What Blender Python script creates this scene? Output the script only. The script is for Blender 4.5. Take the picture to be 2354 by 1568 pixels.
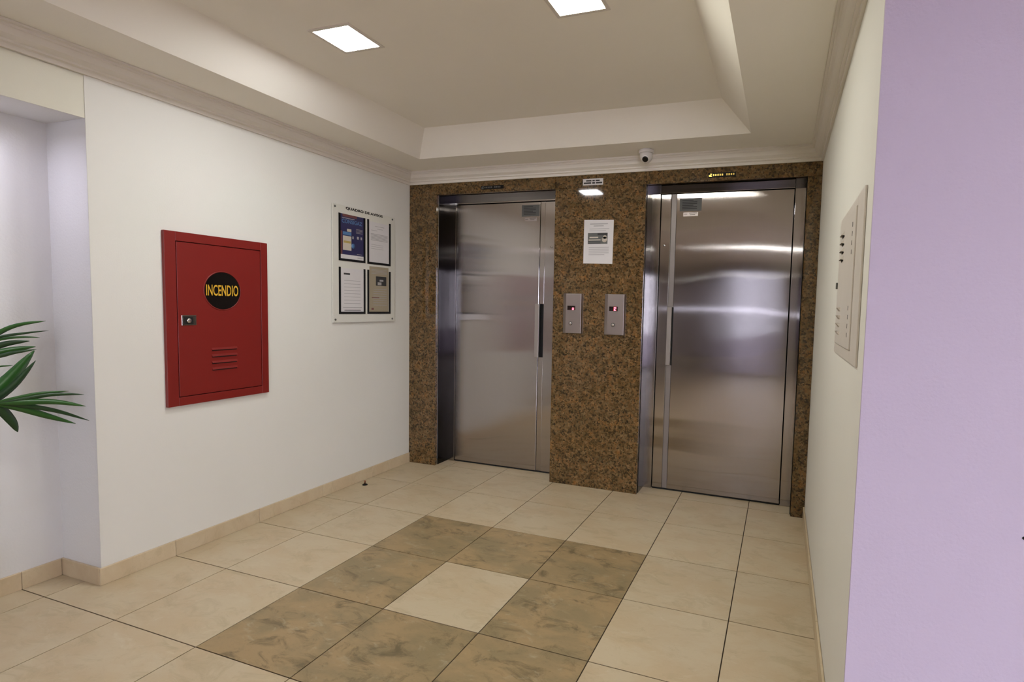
import bpy, bmesh, math, random
from mathutils import Vector, Matrix
random.seed(7)
for o in list(bpy.data.objects): bpy.data.objects.remove(o, do_unlink=True)
scene = bpy.context.scene
COL = scene.collection

# ------------------------------------------------------------------ camera
W, H = 2354.0, 1568.0
F_PX, CX, CY = 1244.218, 1357.441, 789.873
CAM = Vector((2.74658, -3.52493, 1.26712))
YAW, PIT, ROL = -0.337678, -0.067452, 0.026304
FW = Vector((math.sin(YAW)*math.cos(PIT), math.cos(YAW)*math.cos(PIT), math.sin(PIT)))
R0 = Vector((math.cos(YAW), -math.sin(YAW), 0)); U0 = R0.cross(FW)
RT = math.cos(ROL)*R0 + math.sin(ROL)*U0
UP = -math.sin(ROL)*R0 + math.cos(ROL)*U0
cd = bpy.data.cameras.new('camera'); cam = bpy.data.objects.new('camera', cd); COL.objects.link(cam)
cam.matrix_world = Matrix(((RT.x, UP.x, -FW.x, CAM.x), (RT.y, UP.y, -FW.y, CAM.y), (RT.z, UP.z, -FW.z, CAM.z), (0, 0, 0, 1)))
cd.sensor_fit = 'HORIZONTAL'; cd.sensor_width = 36.0
cd.lens = F_PX/W*36.0
cd.shift_x = (W/2-CX)/W; cd.shift_y = (CY-H/2)/W
cd.clip_start = 0.05
scene.camera = cam
def ray(px, py): return FW + RT*((px-CX)/F_PX) - UP*((py-CY)/F_PX)
def on_x(px, py, x):
    d = ray(px, py); return CAM + d*((x-CAM.x)/d.x)

# ------------------------------------------------------------------ world, light, exposure
wd = bpy.data.worlds.new('world'); scene.world = wd; wd.use_nodes = True
bg = wd.node_tree.nodes['Background']
bg.inputs[0].default_value = (0.80, 0.82, 1.0, 1); bg.inputs[1].default_value = 11.5
LAMP_L = 93.0
scene.view_settings.view_transform = 'Standard'; scene.view_settings.look = 'None'
scene.view_settings.exposure = 0.34; scene.view_settings.gamma = 1.0
scene.view_settings.use_curve_mapping = False

# ------------------------------------------------------------------ helpers
def srgb(r, g, b):
    f = lambda c: (c/255/12.92) if c/255 <= .04045 else ((c/255+.055)/1.055)**2.4
    return (f(r), f(g), f(b), 1)
class MB:
    def __init__(s): s.v = []; s.f = []; s.mi = []; s.sm = []
    def add(s, vs, fs, mi=0, smooth=False):
        n = len(s.v); s.v += [tuple(v) for v in vs]
        for f in fs: s.f.append(tuple(i+n for i in f)); s.mi.append(mi); s.sm.append(smooth)
        return s
    def box(s, x0, x1, y0, y1, z0, z1, mi=0):
        vs = [(x, y, z) for z in (z0, z1) for y in (y0, y1) for x in (x0, x1)]
        return s.add(vs, [(0,2,3,1),(4,5,7,6),(0,1,5,4),(2,6,7,3),(0,4,6,2),(1,3,7,5)], mi)
    def quad(s, a, b, c, d, mi=0): return s.add([a,b,c,d], [(0,1,2,3)], mi)
    def lathe(s, prof, c=(0,0,0), axis=(0,0,1), n=24, mi=0, smooth=True, caps=True):
        ax = Vector(axis).normalized(); t = Vector((1,0,0)) if abs(ax.x) < .9 else Vector((0,1,0))
        u = ax.cross(t).normalized(); w = ax.cross(u); c = Vector(c); vs = []
        for r, h in prof:
            for k in range(n):
                a = 2*math.pi*k/n; vs.append(c+ax*h+(u*math.cos(a)+w*math.sin(a))*r)
        fs = [(i*n+k, i*n+(k+1)%n, (i+1)*n+(k+1)%n, (i+1)*n+k) for i in range(len(prof)-1) for k in range(n)]
        if caps: fs += [tuple(range(n-1,-1,-1)), tuple((len(prof)-1)*n+k for k in range(n))]
        return s.add(vs, fs, mi, smooth)
    def tube(s, pts, rad, n=8, mi=0):
        pts = [Vector(p) for p in pts]; vs = []
        for i, p in enumerate(pts):
            d = (pts[min(i+1,len(pts)-1)]-pts[max(i-1,0)]).normalized()
            t = Vector((0,0,1)) if abs(d.z) < .9 else Vector((1,0,0))
            u = d.cross(t).normalized(); w = d.cross(u); r = rad[i] if isinstance(rad,(list,tuple)) else rad
            vs += [p+(u*math.cos(2*math.pi*k/n)+w*math.sin(2*math.pi*k/n))*r for k in range(n)]
        fs = [(i*n+k, i*n+(k+1)%n, (i+1)*n+(k+1)%n, (i+1)*n+k) for i in range(len(pts)-1) for k in range(n)]
        fs += [tuple(range(n-1,-1,-1)), tuple((len(pts)-1)*n+k for k in range(n))]
        return s.add(vs, fs, mi, True)
    def mesh(s, name, mats, bevel=0, seg=2):
        me = bpy.data.meshes.new(name); me.from_pydata(s.v, [], s.f)
        for m in (mats if isinstance(mats,(list,tuple)) else [mats]): me.materials.append(m)
        for p, i, sm in zip(me.polygons, s.mi, s.sm): p.material_index = i; p.use_smooth = sm
        bm = bmesh.new(); bm.from_mesh(me)
        bmesh.ops.recalc_face_normals(bm, faces=bm.faces)
        if bevel:
            es = [e for e in bm.edges if len(e.link_faces) == 2 and e.calc_face_angle(0) > .6]
            bmesh.ops.bevel(bm, geom=es, offset=bevel, segments=seg, affect='EDGES', profile=.5)
        bm.to_mesh(me); bm.free()
        uv = me.uv_layers.new(name='UVMap')
        for p in me.polygons:
            nx, ny = abs(p.normal.x), abs(p.normal.y)
            for li in p.loop_indices:
                co = me.vertices[me.loops[li].vertex_index].co
                uv.data[li].uv = (co.y, co.z) if nx > ny and nx > .5 else ((co.x, co.z) if ny > .5 else (co.x, co.y))
        return me
    def build(s, name, mats, parent=None, bevel=0, seg=2):
        return link(name, s.mesh(name, mats, bevel, seg), parent)
def link(name, data, parent=None):
    o = bpy.data.objects.new(name, data); COL.objects.link(o)
    if parent: o.parent = parent
    return o
def tag(o, label=None, cat=None, group=None, kind=None):
    for k, v in (('label',label),('category',cat),('group',group),('kind',kind)):
        if v: o[k] = v
    return o
def empty(name, loc=(0,0,0)):
    o = link(name, None); o.location = loc; o.empty_display_size = .1
    return o
def under(o, parent):           # parent with world coordinates kept
    o.parent = parent; o.location = -Vector(parent.location) if parent.type == 'EMPTY' else (0,0,0)
    return o
def part(mb, name, mats, parent, bevel=0, seg=2):
    o = mb.build(name, mats, None, bevel, seg); o.parent = parent
    if parent.type == 'EMPTY' and parent.parent is None: o.location = -Vector(parent.location)
    return o

def lettering(text, size_h, width, mat, extrude=.0004, bold=0.0):
    """text mesh in the XY plane, fitted to width x height, lower-left at origin"""
    cu = bpy.data.curves.new('lettering', 'FONT'); cu.body = text; cu.size = 1.0; cu.offset = bold; cu.resolution_u = 3
    cu.extrude = 0.0
    to = bpy.data.objects.new('lettering', cu); COL.objects.link(to)
    bpy.context.view_layer.update()
    dg = bpy.context.evaluated_depsgraph_get()
    me = bpy.data.meshes.new_from_object(to.evaluated_get(dg))
    bpy.data.objects.remove(to, do_unlink=True)
    xs = [v.co.x for v in me.vertices]; ys = [v.co.y for v in me.vertices]
    x0, x1, y0, y1 = min(xs), max(xs), min(ys), max(ys)
    for v in me.vertices:
        v.co = ((v.co.x-x0)/(x1-x0)*width, (v.co.y-y0)/(y1-y0)*size_h, 0)
    me.materials.clear(); me.materials.append(mat)
    return me
def place_text(me, name, origin, right, up, parent):
    r, u = Vector(right), Vector(up); o0 = Vector(origin)
    for v in me.vertices: v.co = o0 + r*v.co.x + u*v.co.y
    me.update()
    o = link(name, me); o.parent = parent
    if parent.type == 'EMPTY' and parent.parent is None: o.location = -Vector(parent.location)
    return o

# ------------------------------------------------------------------ materials
def mat(name):
    m = bpy.data.materials.new(name); m.use_nodes = True
    nt = m.node_tree; b = nt.nodes['Principled BSDF']
    return m, nt, b
def N(nt, t, **kw):
    n = nt.nodes.new(t)
    for k, v in kw.items(): setattr(n, k, v)
    return n
def plain(name, col, rough=.5, metal=0.0, spec=.5, emit=None, est=0):
    m, nt, b = mat(name)
    tc = N(nt,'ShaderNodeTexCoord'); no = N(nt,'ShaderNodeTexNoise'); no.inputs['Scale'].default_value = 14
    nt.links.new(tc.outputs['Object'], no.inputs['Vector'])
    mx = N(nt,'ShaderNodeMix', data_type='RGBA'); mx.inputs[6].default_value = col
    mx.inputs[7].default_value = (col[0]*.93, col[1]*.93, col[2]*.93, 1)
    nt.links.new(no.outputs['Fac'], mx.inputs[0]); nt.links.new(mx.outputs[2], b.inputs['Base Color'])
    b.inputs['Roughness'].default_value = rough; b.inputs['Metallic'].default_value = metal
    b.inputs['Specular IOR Level'].default_value = spec
    if emit: b.inputs['Emission Color'].default_value = emit; b.inputs['Emission Strength'].default_value = est
    return m
def plaster(name, col, bump=.25, scale=160, dist=.0012, rough=.75):
    m, nt, b = mat(name); L = nt.links.new
    tc = N(nt,'ShaderNodeTexCoord')
    n1 = N(nt,'ShaderNodeTexNoise'); n1.inputs['Scale'].default_value = scale; n1.inputs['Detail'].default_value = 3
    n2 = N(nt,'ShaderNodeTexNoise'); n2.inputs['Scale'].default_value = 2.2; n2.inputs['Detail'].default_value = 4
    L(tc.outputs['Object'], n1.inputs['Vector']); L(tc.outputs['Object'], n2.inputs['Vector'])
    mx = N(nt,'ShaderNodeMix', data_type='RGBA'); mx.inputs[6].default_value = col
    mx.inputs[7].default_value = (col[0]*.95, col[1]*.945, col[2]*.93, 1)
    L(n2.outputs['Fac'], mx.inputs[0]); L(mx.outputs[2], b.inputs['Base Color'])
    bp = N(nt,'ShaderNodeBump'); bp.inputs['Strength'].default_value = bump; bp.inputs['Distance'].default_value = dist
    L(n1.outputs['Fac'], bp.inputs['Height']); L(bp.outputs['Normal'], b.inputs['Normal'])
    b.inputs['Roughness'].default_value = rough; b.inputs['Specular IOR Level'].default_value = .25
    return m
def steel(name, col, rough=.055, groove=.30, wave=.006):
    """brushed steel: vertical micro grooves tilt the normal sideways, low frequency waves bend the sheet"""
    m, nt, b = mat(name); L = nt.links.new
    tc = N(nt,'ShaderNodeTexCoord')
    mp = N(nt,'ShaderNodeMapping'); mp.inputs['Scale'].default_value = (420, 420, 1.2)
    br = N(nt,'ShaderNodeTexNoise'); br.inputs['Scale'].default_value = 1; br.inputs['Detail'].default_value = 2
    L(tc.outputs['Object'], mp.inputs['Vector']); L(mp.outputs['Vector'], br.inputs['Vector'])
    mx = N(nt,'ShaderNodeMix', data_type='RGBA'); mx.inputs[6].default_value = (col[0]*.94, col[1]*.94, col[2]*.94, 1); mx.inputs[7].default_value = col
    L(br.outputs['Fac'], mx.inputs[0]); L(mx.outputs[2], b.inputs['Base Color'])
    wv = N(nt,'ShaderNodeTexNoise'); wv.inputs['Scale'].default_value = 2.4; wv.inputs['Detail'].default_value = 0
    L(tc.outputs['Object'], wv.inputs['Vector'])
    bp = N(nt,'ShaderNodeBump'); bp.inputs['Strength'].default_value = 1; bp.inputs['Distance'].default_value = wave
    L(wv.outputs['Fac'], bp.inputs['Height'])
    sc = N(nt,'ShaderNodeVectorMath', operation='SCALE'); sc.inputs['Scale'].default_value = 91357.0
    L(tc.outputs['Object'], sc.inputs[0])
    w1 = N(nt,'ShaderNodeTexWhiteNoise', noise_dimensions='3D'); L(sc.outputs[0], w1.inputs['Vector'])
    sp = N(nt,'ShaderNodeSeparateColor'); L(w1.outputs['Color'], sp.inputs['Color'])
    ad = N(nt,'ShaderNodeMath', operation='ADD'); L(sp.outputs[0], ad.inputs[0]); L(sp.outputs[1], ad.inputs[1])
    su = N(nt,'ShaderNodeMath', operation='SUBTRACT'); L(ad.outputs[0], su.inputs[0]); su.inputs[1].default_value = 1.0
    am = N(nt,'ShaderNodeMath', operation='MULTIPLY'); L(su.outputs[0], am.inputs[0]); am.inputs[1].default_value = groove*.5
    cr = N(nt,'ShaderNodeVectorMath', operation='CROSS_PRODUCT'); cr.inputs[0].default_value = (0,0,1); L(bp.outputs['Normal'], cr.inputs[1])
    s2 = N(nt,'ShaderNodeVectorMath', operation='SCALE'); L(cr.outputs[0], s2.inputs[0]); L(am.outputs[0], s2.inputs['Scale'])
    a2 = N(nt,'ShaderNodeVectorMath', operation='ADD'); L(bp.outputs['Normal'], a2.inputs[0]); L(s2.outputs[0], a2.inputs[1])
    nm = N(nt,'ShaderNodeVectorMath', operation='NORMALIZE'); L(a2.outputs[0], nm.inputs[0]); L(nm.outputs[0], b.inputs['Normal'])
    b.inputs['Metallic'].default_value = 1; b.inputs['Roughness'].default_value = rough
    return m
def ramp(nt, stops):
    r = N(nt,'ShaderNodeValToRGB'); e = r.color_ramp.elements
    while len(e) > 1: e.remove(e[0])
    e[0].position = stops[0][0]; e[0].color = stops[0][1]
    for p, c in stops[1:]:
        k = e.new(p); k.color = c
    return r
def granite(name):
    m, nt, b = mat(name); L = nt.links.new
    tc = N(nt,'ShaderNodeTexCoord')
    vo = N(nt,'ShaderNodeTexVoronoi'); vo.inputs['Scale'].default_value = 95; vo.inputs['Randomness'].default_value = 1
    n0 = N(nt,'ShaderNodeTexNoise'); n0.inputs['Scale'].default_value = 60; n0.inputs['Detail'].default_value = 3
    mxv = N(nt,'ShaderNodeMix', data_type='RGBA'); mxv.inputs[0].default_value = .016
    L(tc.outputs['Object'], n0.inputs['Vector']); L(tc.outputs['Object'], mxv.inputs[6]); L(n0.outputs['Color'], mxv.inputs[7])
    L(mxv.outputs[2], vo.inputs['Vector'])
    sp = N(nt,'ShaderNodeSeparateColor'); L(vo.outputs['Color'], sp.inputs['Color'])
    r1 = ramp(nt, [(0,srgb(52,42,28)),(.2,srgb(84,66,40)),(.4,srgb(106,82,50)),(.6,srgb(120,88,52)),(.8,srgb(110,92,60)),(1,srgb(134,106,70))])
    L(sp.outputs['Red'], r1.inputs['Fac'])
    n2 = N(nt,'ShaderNodeTexNoise'); n2.inputs['Scale'].default_value = 16; n2.inputs['Detail'].default_value = 5
    L(tc.outputs['Object'], n2.inputs['Vector'])
    r2 = ramp(nt, [(.35,(.62,.6,.55,1)),(.55,(1,1,1,1)),(.7,(1.25,1.05,.8,1))])
    L(n2.outputs['Fac'], r2.inputs['Fac'])
    mu = N(nt,'ShaderNodeMix', data_type='RGBA', blend_type='MULTIPLY'); mu.inputs[0].default_value = 1
    L(r1.outputs['Color'], mu.inputs[6]); L(r2.outputs['Color'], mu.inputs[7])
    n3 = N(nt,'ShaderNodeTexNoise'); n3.inputs['Scale'].default_value = 75; n3.inputs['Detail'].default_value = 2
    L(tc.outputs['Object'], n3.inputs['Vector'])
    r3 = ramp(nt, [(.33,(1,1,1,1)),(.40,(0,0,0,1))]); L(n3.outputs['Fac'], r3.inputs['Fac'])
    dk = N(nt,'ShaderNodeMix', data_type='RGBA'); dk.inputs[7].default_value = srgb(44,34,22)
    L(r3.outputs['Color'], dk.inputs[0]); L(mu.outputs[2], dk.inputs[6])
    L(dk.outputs[2], b.inputs['Base Color'])
    b.inputs['Roughness'].default_value = .045; b.inputs['Specular IOR Level'].default_value = .5
    return m
def tilemat(name, base, alt, dark, pale, scale=4.0, k_alt=1.0, k_dark=1.0, k_pale=1.0, rough=.38):
    """stone-look ceramic: clouds of two tones, broken dark and pale veins; every tile gets its own cut of the pattern"""
    m, nt, b = mat(name); L = nt.links.new
    tc = N(nt,'ShaderNodeTexCoord'); oi = N(nt,'ShaderNodeObjectInfo')
    mul = N(nt,'ShaderNodeMath', operation='MULTIPLY'); mul.inputs[1].default_value = 60
    L(oi.outputs['Random'], mul.inputs[0])
    ad = N(nt,'ShaderNodeVectorMath', operation='ADD'); L(tc.outputs['Object'], ad.inputs[0]); L(mul.outputs[0], ad.inputs[1])
    rt = N(nt,'ShaderNodeMapping'); rt.inputs['Rotation'].default_value = (0,0,.6); rt.inputs['Scale'].default_value = (1,1.7,1)
    L(ad.outputs[0], rt.inputs['Vector'])
    def noise(sc, det, rg, dist):
        n = N(nt,'ShaderNodeTexNoise'); n.inputs['Scale'].default_value = sc; n.inputs['Detail'].default_value = det
        n.inputs['Roughness'].default_value = rg; n.inputs['Distortion'].default_value = dist
        L(rt.outputs['Vector'], n.inputs['Vector']); return n.outputs['Fac']
    def layer(prev, col, fac, lo, hi, k):
        r = ramp(nt, [(lo,(0,0,0,1)),(hi,(k,k,k,1))]); L(fac, r.inputs['Fac'])
        mx = N(nt,'ShaderNodeMix', data_type='RGBA'); mx.inputs[7].default_value = col
        L(r.outputs['Color'], mx.inputs[0])
        if isinstance(prev, tuple): mx.inputs[6].default_value = prev
        else: L(prev, mx.inputs[6])
        return mx.outputs[2]
    f1 = noise(scale, 8, .62, .4)
    c = layer(base, alt, f1, .42, .60, k_alt)
    c = layer(c, dark, noise(scale*1.7, 9, .70, .9), .52, .66, k_dark)
    c = layer(c, pale, noise(scale*2.3, 9, .72, 1.2), .57, .70, k_pale)
    fine = noise(scale*14, 4, .6, 0)
    c = layer(c, (dark[0]*.8,dark[1]*.8,dark[2]*.8,1), fine, .56, .75, .22*k_dark)
    hv = N(nt,'ShaderNodeHueSaturation')
    mr = N(nt,'ShaderNodeMapRange'); mr.inputs[3].default_value = .96; mr.inputs[4].default_value = 1.04
    L(oi.outputs['Random'], mr.inputs[0]); L(mr.outputs[0], hv.inputs['Value']); L(c, hv.inputs['Color'])
    L(hv.outputs['Color'], b.inputs['Base Color'])
    bp = N(nt,'ShaderNodeBump'); bp.inputs['Strength'].default_value = .1; bp.inputs['Distance'].default_value = .002
    L(f1, bp.inputs['Height']); L(bp.outputs['Normal'], b.inputs['Normal'])
    b.inputs['Roughness'].default_value = rough; b.inputs['Specular IOR Level'].default_value = .35
    return m
def emitter(name, col, strength):
    m = bpy.data.materials.new(name); m.use_nodes = True; nt = m.node_tree
    b = nt.nodes['Principled BSDF']
    b.inputs['Base Color'].default_value = (.8,.8,.8,1)
    b.inputs['Emission Color'].default_value = col; b.inputs['Emission Strength'].default_value = strength
    return m
def glassmat(name):
    m = bpy.data.materials.new(name); m.use_nodes = True; nt = m.node_tree
    nt.nodes.remove(nt.nodes['Principled BSDF']); out = nt.nodes['Material Output']
    t = N(nt,'ShaderNodeBsdfTransparent'); g = N(nt,'ShaderNodeBsdfGlossy'); g.inputs['Roughness'].default_value = .02
    fr = N(nt,'ShaderNodeFresnel'); fr.inputs['IOR'].default_value = 1.35
    mx = N(nt,'ShaderNodeMixShader'); nt.links.new(fr.outputs[0], mx.inputs[0])
    nt.links.new(t.outputs[0], mx.inputs[1]); nt.links.new(g.outputs[0], mx.inputs[2]); nt.links.new(mx.outputs[0], out.inputs[0])
    return m

M_WALL = plaster('white_wall_paint', srgb(232,230,222))
M_CREAM = plaster('cream_wall_paint', srgb(230,227,210), bump=.2)
M_NICHE = plaster('niche_wall_paint', srgb(228,227,226), bump=.5, scale=110, dist=.002)
M_LILAC = plaster('lilac_wall_paint', srgb(196,184,204), bump=.55, scale=120, dist=.002)
M_CEIL = plaster('ceiling_paint', srgb(245,240,229), bump=.05)
M_TRIM = plaster('cornice_paint', srgb(232,226,215), bump=.03)
M_GRANITE = granite('brown_granite')
M_STEEL = steel('brushed_steel', srgb(178,172,171))
M_STEEL2 = steel('frame_steel', srgb(174,167,164))
M_REVEALSHADE = steel('steel_dark_reflection', srgb(44,42,42), groove=.2)  # same steel darkened: the reveal's dark reflections are put into the colour
M_TILE = tilemat('beige_tile', srgb(200,184,154), srgb(194,173,140), srgb(174,157,124), srgb(208,195,168), 4.0, .8, .55, .5)
M_DTILE = tilemat('brown_marble_tile', srgb(166,142,104), srgb(146,129,96), srgb(106,93,67), srgb(182,171,144), 4.2, 1, .85, .6)
M_BASEB = tilemat('baseboard_tile', srgb(208,190,158), srgb(200,179,146), srgb(182,164,130), srgb(212,198,170), 4.0, .8, .5, .4)
M_GROUT = plain('grout', srgb(58,44,30), .9)
M_RED = plain('red_enamel', srgb(128,28,23), .42)
M_BLACK = plain('black_plastic', srgb(16,14,14), .5, spec=.2)
M_DISC = plain('dark_window_glass', srgb(22,17,16), .12, spec=.3)
M_YEL = plain('yellow_print', srgb(226,176,48), .5)
M_PLATE = plain('white_acrylic', srgb(224,222,210), .3)
M_PAPER = plain('white_paper', srgb(222,218,216), .8)
M_SEPIA = plain('yellowed_newsprint', srgb(168,156,132), .8)
M_INK = plain('grey_print', srgb(174,170,169), .8)
M_DINK = plain('dark_print', srgb(58,56,56), .8)
M_NAVY = plain('navy_print', srgb(44,42,84), .5)
M_TEAL = plain('blue_print', srgb(84,124,170), .5)
M_MAROON = plain('maroon_print', srgb(116,70,66), .5)
M_CREAMP = plain('pale_print', srgb(206,196,180), .6)
M_GOLDP = plain('ochre_print', srgb(182,160,92), .6)
M_STICK = plain('grey_sticker', srgb(92,92,88), .45)
M_CHROME = plain('chrome', srgb(210,206,204), .15, 1)
M_PANEL = plain('satin_panel_steel', srgb(176,166,162), .38, 1)
M_GRIP = plain('satin_handle', srgb(164,156,150), .4, .35)
M_SEAM = plain('satin_seam_steel', srgb(150,142,138), .4, .6)
M_WHITEPL = plain('white_enamel', srgb(222,214,204), .4)
M_CAMPL = plain('white_camera_plastic', srgb(222,216,210), .35)
M_BRASS = plain('brass', srgb(206,178,96), .25, 1)
M_GAP = plain('black_rubber_and_gap_shade', srgb(14,13,13), .8)  # black rubber, also painted as shade in gaps, slits and recesses
M_LED = emitter('red_led', (1,.05,.10,1), 3.2)
M_DISP = plain('display_window', srgb(24,4,8), .2)
M_LEAF = plain('palm_leaf', srgb(44,92,34), .35)
M_LEAFD = plain('palm_leaf_dark', srgb(34,66,34), .35)
M_CANE = plain('palm_cane', srgb(92,74,50), .8)
M_POT = plain('white_pot', srgb(206,200,194), .4)
M_SOIL = plain('soil', srgb(50,38,28), .95)
M_COPPER = plain('copper', srgb(176,120,96), .35, 1)
M_ALU = plain('white_aluminium', srgb(206,204,204), .4)
M_PAVE = plain('outdoor_paving', srgb(160,152,160), .9)
M_GLASS = glassmat('clear_glass')

# ------------------------------------------------------------------ dimensions (metres)
XR = 2.936          # right wall of the lift hall
YE = -2.09          # where the right wall ends
YN = -2.066         # where the niche starts
XN = -0.265         # back of the niche
YN2 = -3.35
ZC, ZU = 2.25, 2.40 # lower and raised ceiling
ZG = 2.165          # top of the granite
YB = -12.5; XE = 5.6 # lobby ends
YD = 0.17           # plane of the lift doors
ZT = 2.45
OPEN = ((.245, 1.22), (1.868, 2.855)); ZO = 2.08

# ------------------------------------------------------------------ walls
m = MB(); m.box(-.4, 0, YN, .35, -.1, ZT); m.box(-.4, 0, YB-.1, YN2, -.1, ZT)
m.box(-.4, XN, YN2, YN, -.1, ZT, 1)
m.box(XN, -.003, YN2, YN, 1.99, ZT, 2)
m.add([(-.0005,YN-.0006,.0),(XN,YN-.0006,.0),(XN,YN-.0006,1.99),(-.0005,YN-.0006,1.99)], [(0,1,2,3)], 1)
m.add([(XN,YN-.001,1.9895),(-.004,YN-.001,1.9895),(-.004,YN2+.001,1.9895),(XN,YN2+.001,1.9895)], [(0,1,2,3)], 1)
tag(m.build('wall_left', [M_WALL, M_NICHE, M_CREAM]), 'white plastered wall with a shallow niche holding a palm', kind='structure')
m = MB(); m.box(XR, XE+.1, YE, .35, -.1, ZT)
wr = tag(m.build('wall_right', [M_WALL]), 'white wall beside the lifts carrying a louvred panel', kind='structure')
m = MB(); m.box(XR-.0005, XE, YE-.012, YE-.0005, -.05, ZC+.05)
tag(m.build('wall_front', [M_LILAC]), 'lilac painted wall turning away from the lift hall', kind='structure')
# back wall: masonry behind, granite slabs in front
m = MB(); m.box(-.4, XE, .26, .35, -.1, ZT); m.box(0, XR, 0, .26, ZG, ZT)
for a, b in ((0,OPEN[0][0]-.001),(OPEN[0][1]+.001,OPEN[1][0]-.001),(OPEN[1][1]+.001,XR)): m.box(a, b, .03, .26, -.05, ZG)
for a, b in OPEN: m.box(a-.001, b+.001, .03, .26, ZO+.002, ZG)
wb = tag(m.build('wall_back', [M_WALL]), 'lift wall clad in polished brown granite', kind='structure')
def slab(x0, x1, z0, z1):
    mb = MB(); g = .0006
    mb.box(x0+g, x1-g, 0, .03, z0, z1-g)
    return part(mb, 'granite_slab', M_GRANITE, wb, .0012, 1)
slab(0, OPEN[0][0], 0, ZO); slab(OPEN[0][1], OPEN[1][0], 0, ZO); slab(OPEN[1][1], XR, 0, ZO)
slab(0, 1.22, ZO, ZG); slab(1.22, 1.868, ZO, ZG); slab(1.868, XR, ZO, ZG)
# lobby end walls: unseen glazed entrance and low window added for daylight and reflections
EY0, EY1, EZ = -6.9, -3.1, 2.10
WX0, WX1, WZ0, WZ1 = 1.3, 2.1, 1.14, 1.32
m = MB(); m.box(-.4, WX0, YB-.12, YB, -.1, ZT); m.box(WX1, 3.25, YB-.12, YB, -.1, ZT); m.box(WX0, WX1, YB-.12, YB, WZ1, ZT); m.box(WX0, WX1, YB-.12, YB, -.1, WZ0)
tag(m.build('wall_far', [M_LILAC]), 'lilac far wall of the lobby with an added long window', kind='structure')
GY0, GX0, GX1 = -7.0, 3.25, 5.5
m = MB(); m.box(XE, XE+.1, GY0-.1, EY0, -.1, ZT); m.box(XE, XE+.1, EY1, YE, -.1, ZT); m.box(XE, XE+.1, EY0, EY1, -.1, ZT)
m.box(GX0-.12, GX0, YB, GY0-.1, -.1, ZT); m.box(GX0-.12, XE, GY0-.1, GY0, EZ, ZT); m.box(GX1, XE, GY0-.1, GY0, -.1, EZ); m.box(GX0-.12, GX0, GY0-.1, GY0, -.1, EZ)
tag(m.build('wall_lobby', [M_LILAC]), 'lilac side wall around the added glazed entrance', kind='structure')
def glazing(name, label, along, fixed, a0, a1, z0, z1, n):
    w = tag(empty(name), label, kind='structure')
    def bx(p0, p1, q0, q1, c0, c1): return MB().box(p0,p1,q0,q1,c0,c1) if along == 'x' else MB().box(q0,q1,p0,p1,c0,c1)
    for k in range(n+1):
        p = a0+(a1-a0)*k/n; part(bx(max(a0,p-.03), min(a1,p+.03), fixed-.03, fixed+.03, z0, z1), 'window_frame', M_ALU, w)
    for k in range(n):
        p = a0+(a1-a0)*k/n+.03; q = a0+(a1-a0)*(k+1)/n-.03
        part(bx(p, q, fixed-.025, fixed+.025, z0, z0+.04), 'bottom_rail', M_ALU, w)
        part(bx(p, q, fixed-.025, fixed+.025, z1-.04, z1), 'top_rail', M_ALU, w)
        part(bx(p, q, fixed-.003, fixed+.003, z0+.04, z1-.04), 'pane', M_GLASS, w)
glazing('window_1', 'unseen glazed entrance doors added to let daylight reach the lift hall', 'x', GY0-.05, GX0, GX1, 0, EZ, 3)
glazing('window_2', 'unseen low window added in the far wall for the band reflected in the door', 'x', YB-.06, WX0, WX1, WZ0, WZ1, 4)
m = MB(); m.box(-6, 20, -25, YB-.12, -.12, -.02); m.box(XE+.1, 20, YB-.12, 2, -.12, -.02); m.box(3.25, XE+.1, YB-.12, -7.1, -.12, -.02)
tag(m.build('floor_outdoor', [M_PAVE]), 'paved ground outside the glazed entrance', kind='structure')

# ------------------------------------------------------------------ ceiling with tray
TX0, TX1, TY0, TY1, IN = .35, 2.54, -2.85, -.345, .15
m = MB()
def ring(z, ox0, ox1, oy0, oy1, ix0, ix1, iy0, iy1):
    m.quad((ox0,oy0,z),(ox1,oy0,z),(ox1,iy0,z),(ox0,iy0,z)); m.quad((ox0,iy1,z),(ox1,iy1,z),(ox1,oy1,z),(ox0,oy1,z))
    m.quad((ox0,iy0,z),(ix0,iy0,z),(ix0,iy1,z),(ox0,iy1,z)); m.quad((ix1,iy0,z),(ox1,iy0,z),(ox1,iy1,z),(ix1,iy1,z))
ring(ZC, -.4, XE, -7.0, .26, TX0, TX1, TY0, TY1); m.quad((-.4,YB,ZC),(3.25,YB,ZC),(3.25,-7.0,ZC),(-.4,-7.0,ZC))
a = [(TX0,TY0,ZC),(TX1,TY0,ZC),(TX1,TY1,ZC),(TX0,TY1,ZC)]
b = [(TX0+IN,TY0+IN,ZU),(TX1-IN,TY0+IN,ZU),(TX1-IN,TY1-IN,ZU),(TX0+IN,TY1-IN,ZU)]
for k in range(4): m.quad(a[k], a[(k+1)%4], b[(k+1)%4], b[k])
m.quad(*b)
m.box(-.5, XE+.1, -7.1, .35, ZT, ZT+.05); m.box(-.5, 3.25, YB-.12, -7.1, ZT, ZT+.05)
tag(m.build('ceiling', [M_CEIL]), 'off white ceiling with a sloped raised tray over the lift hall', kind='structure')
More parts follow.
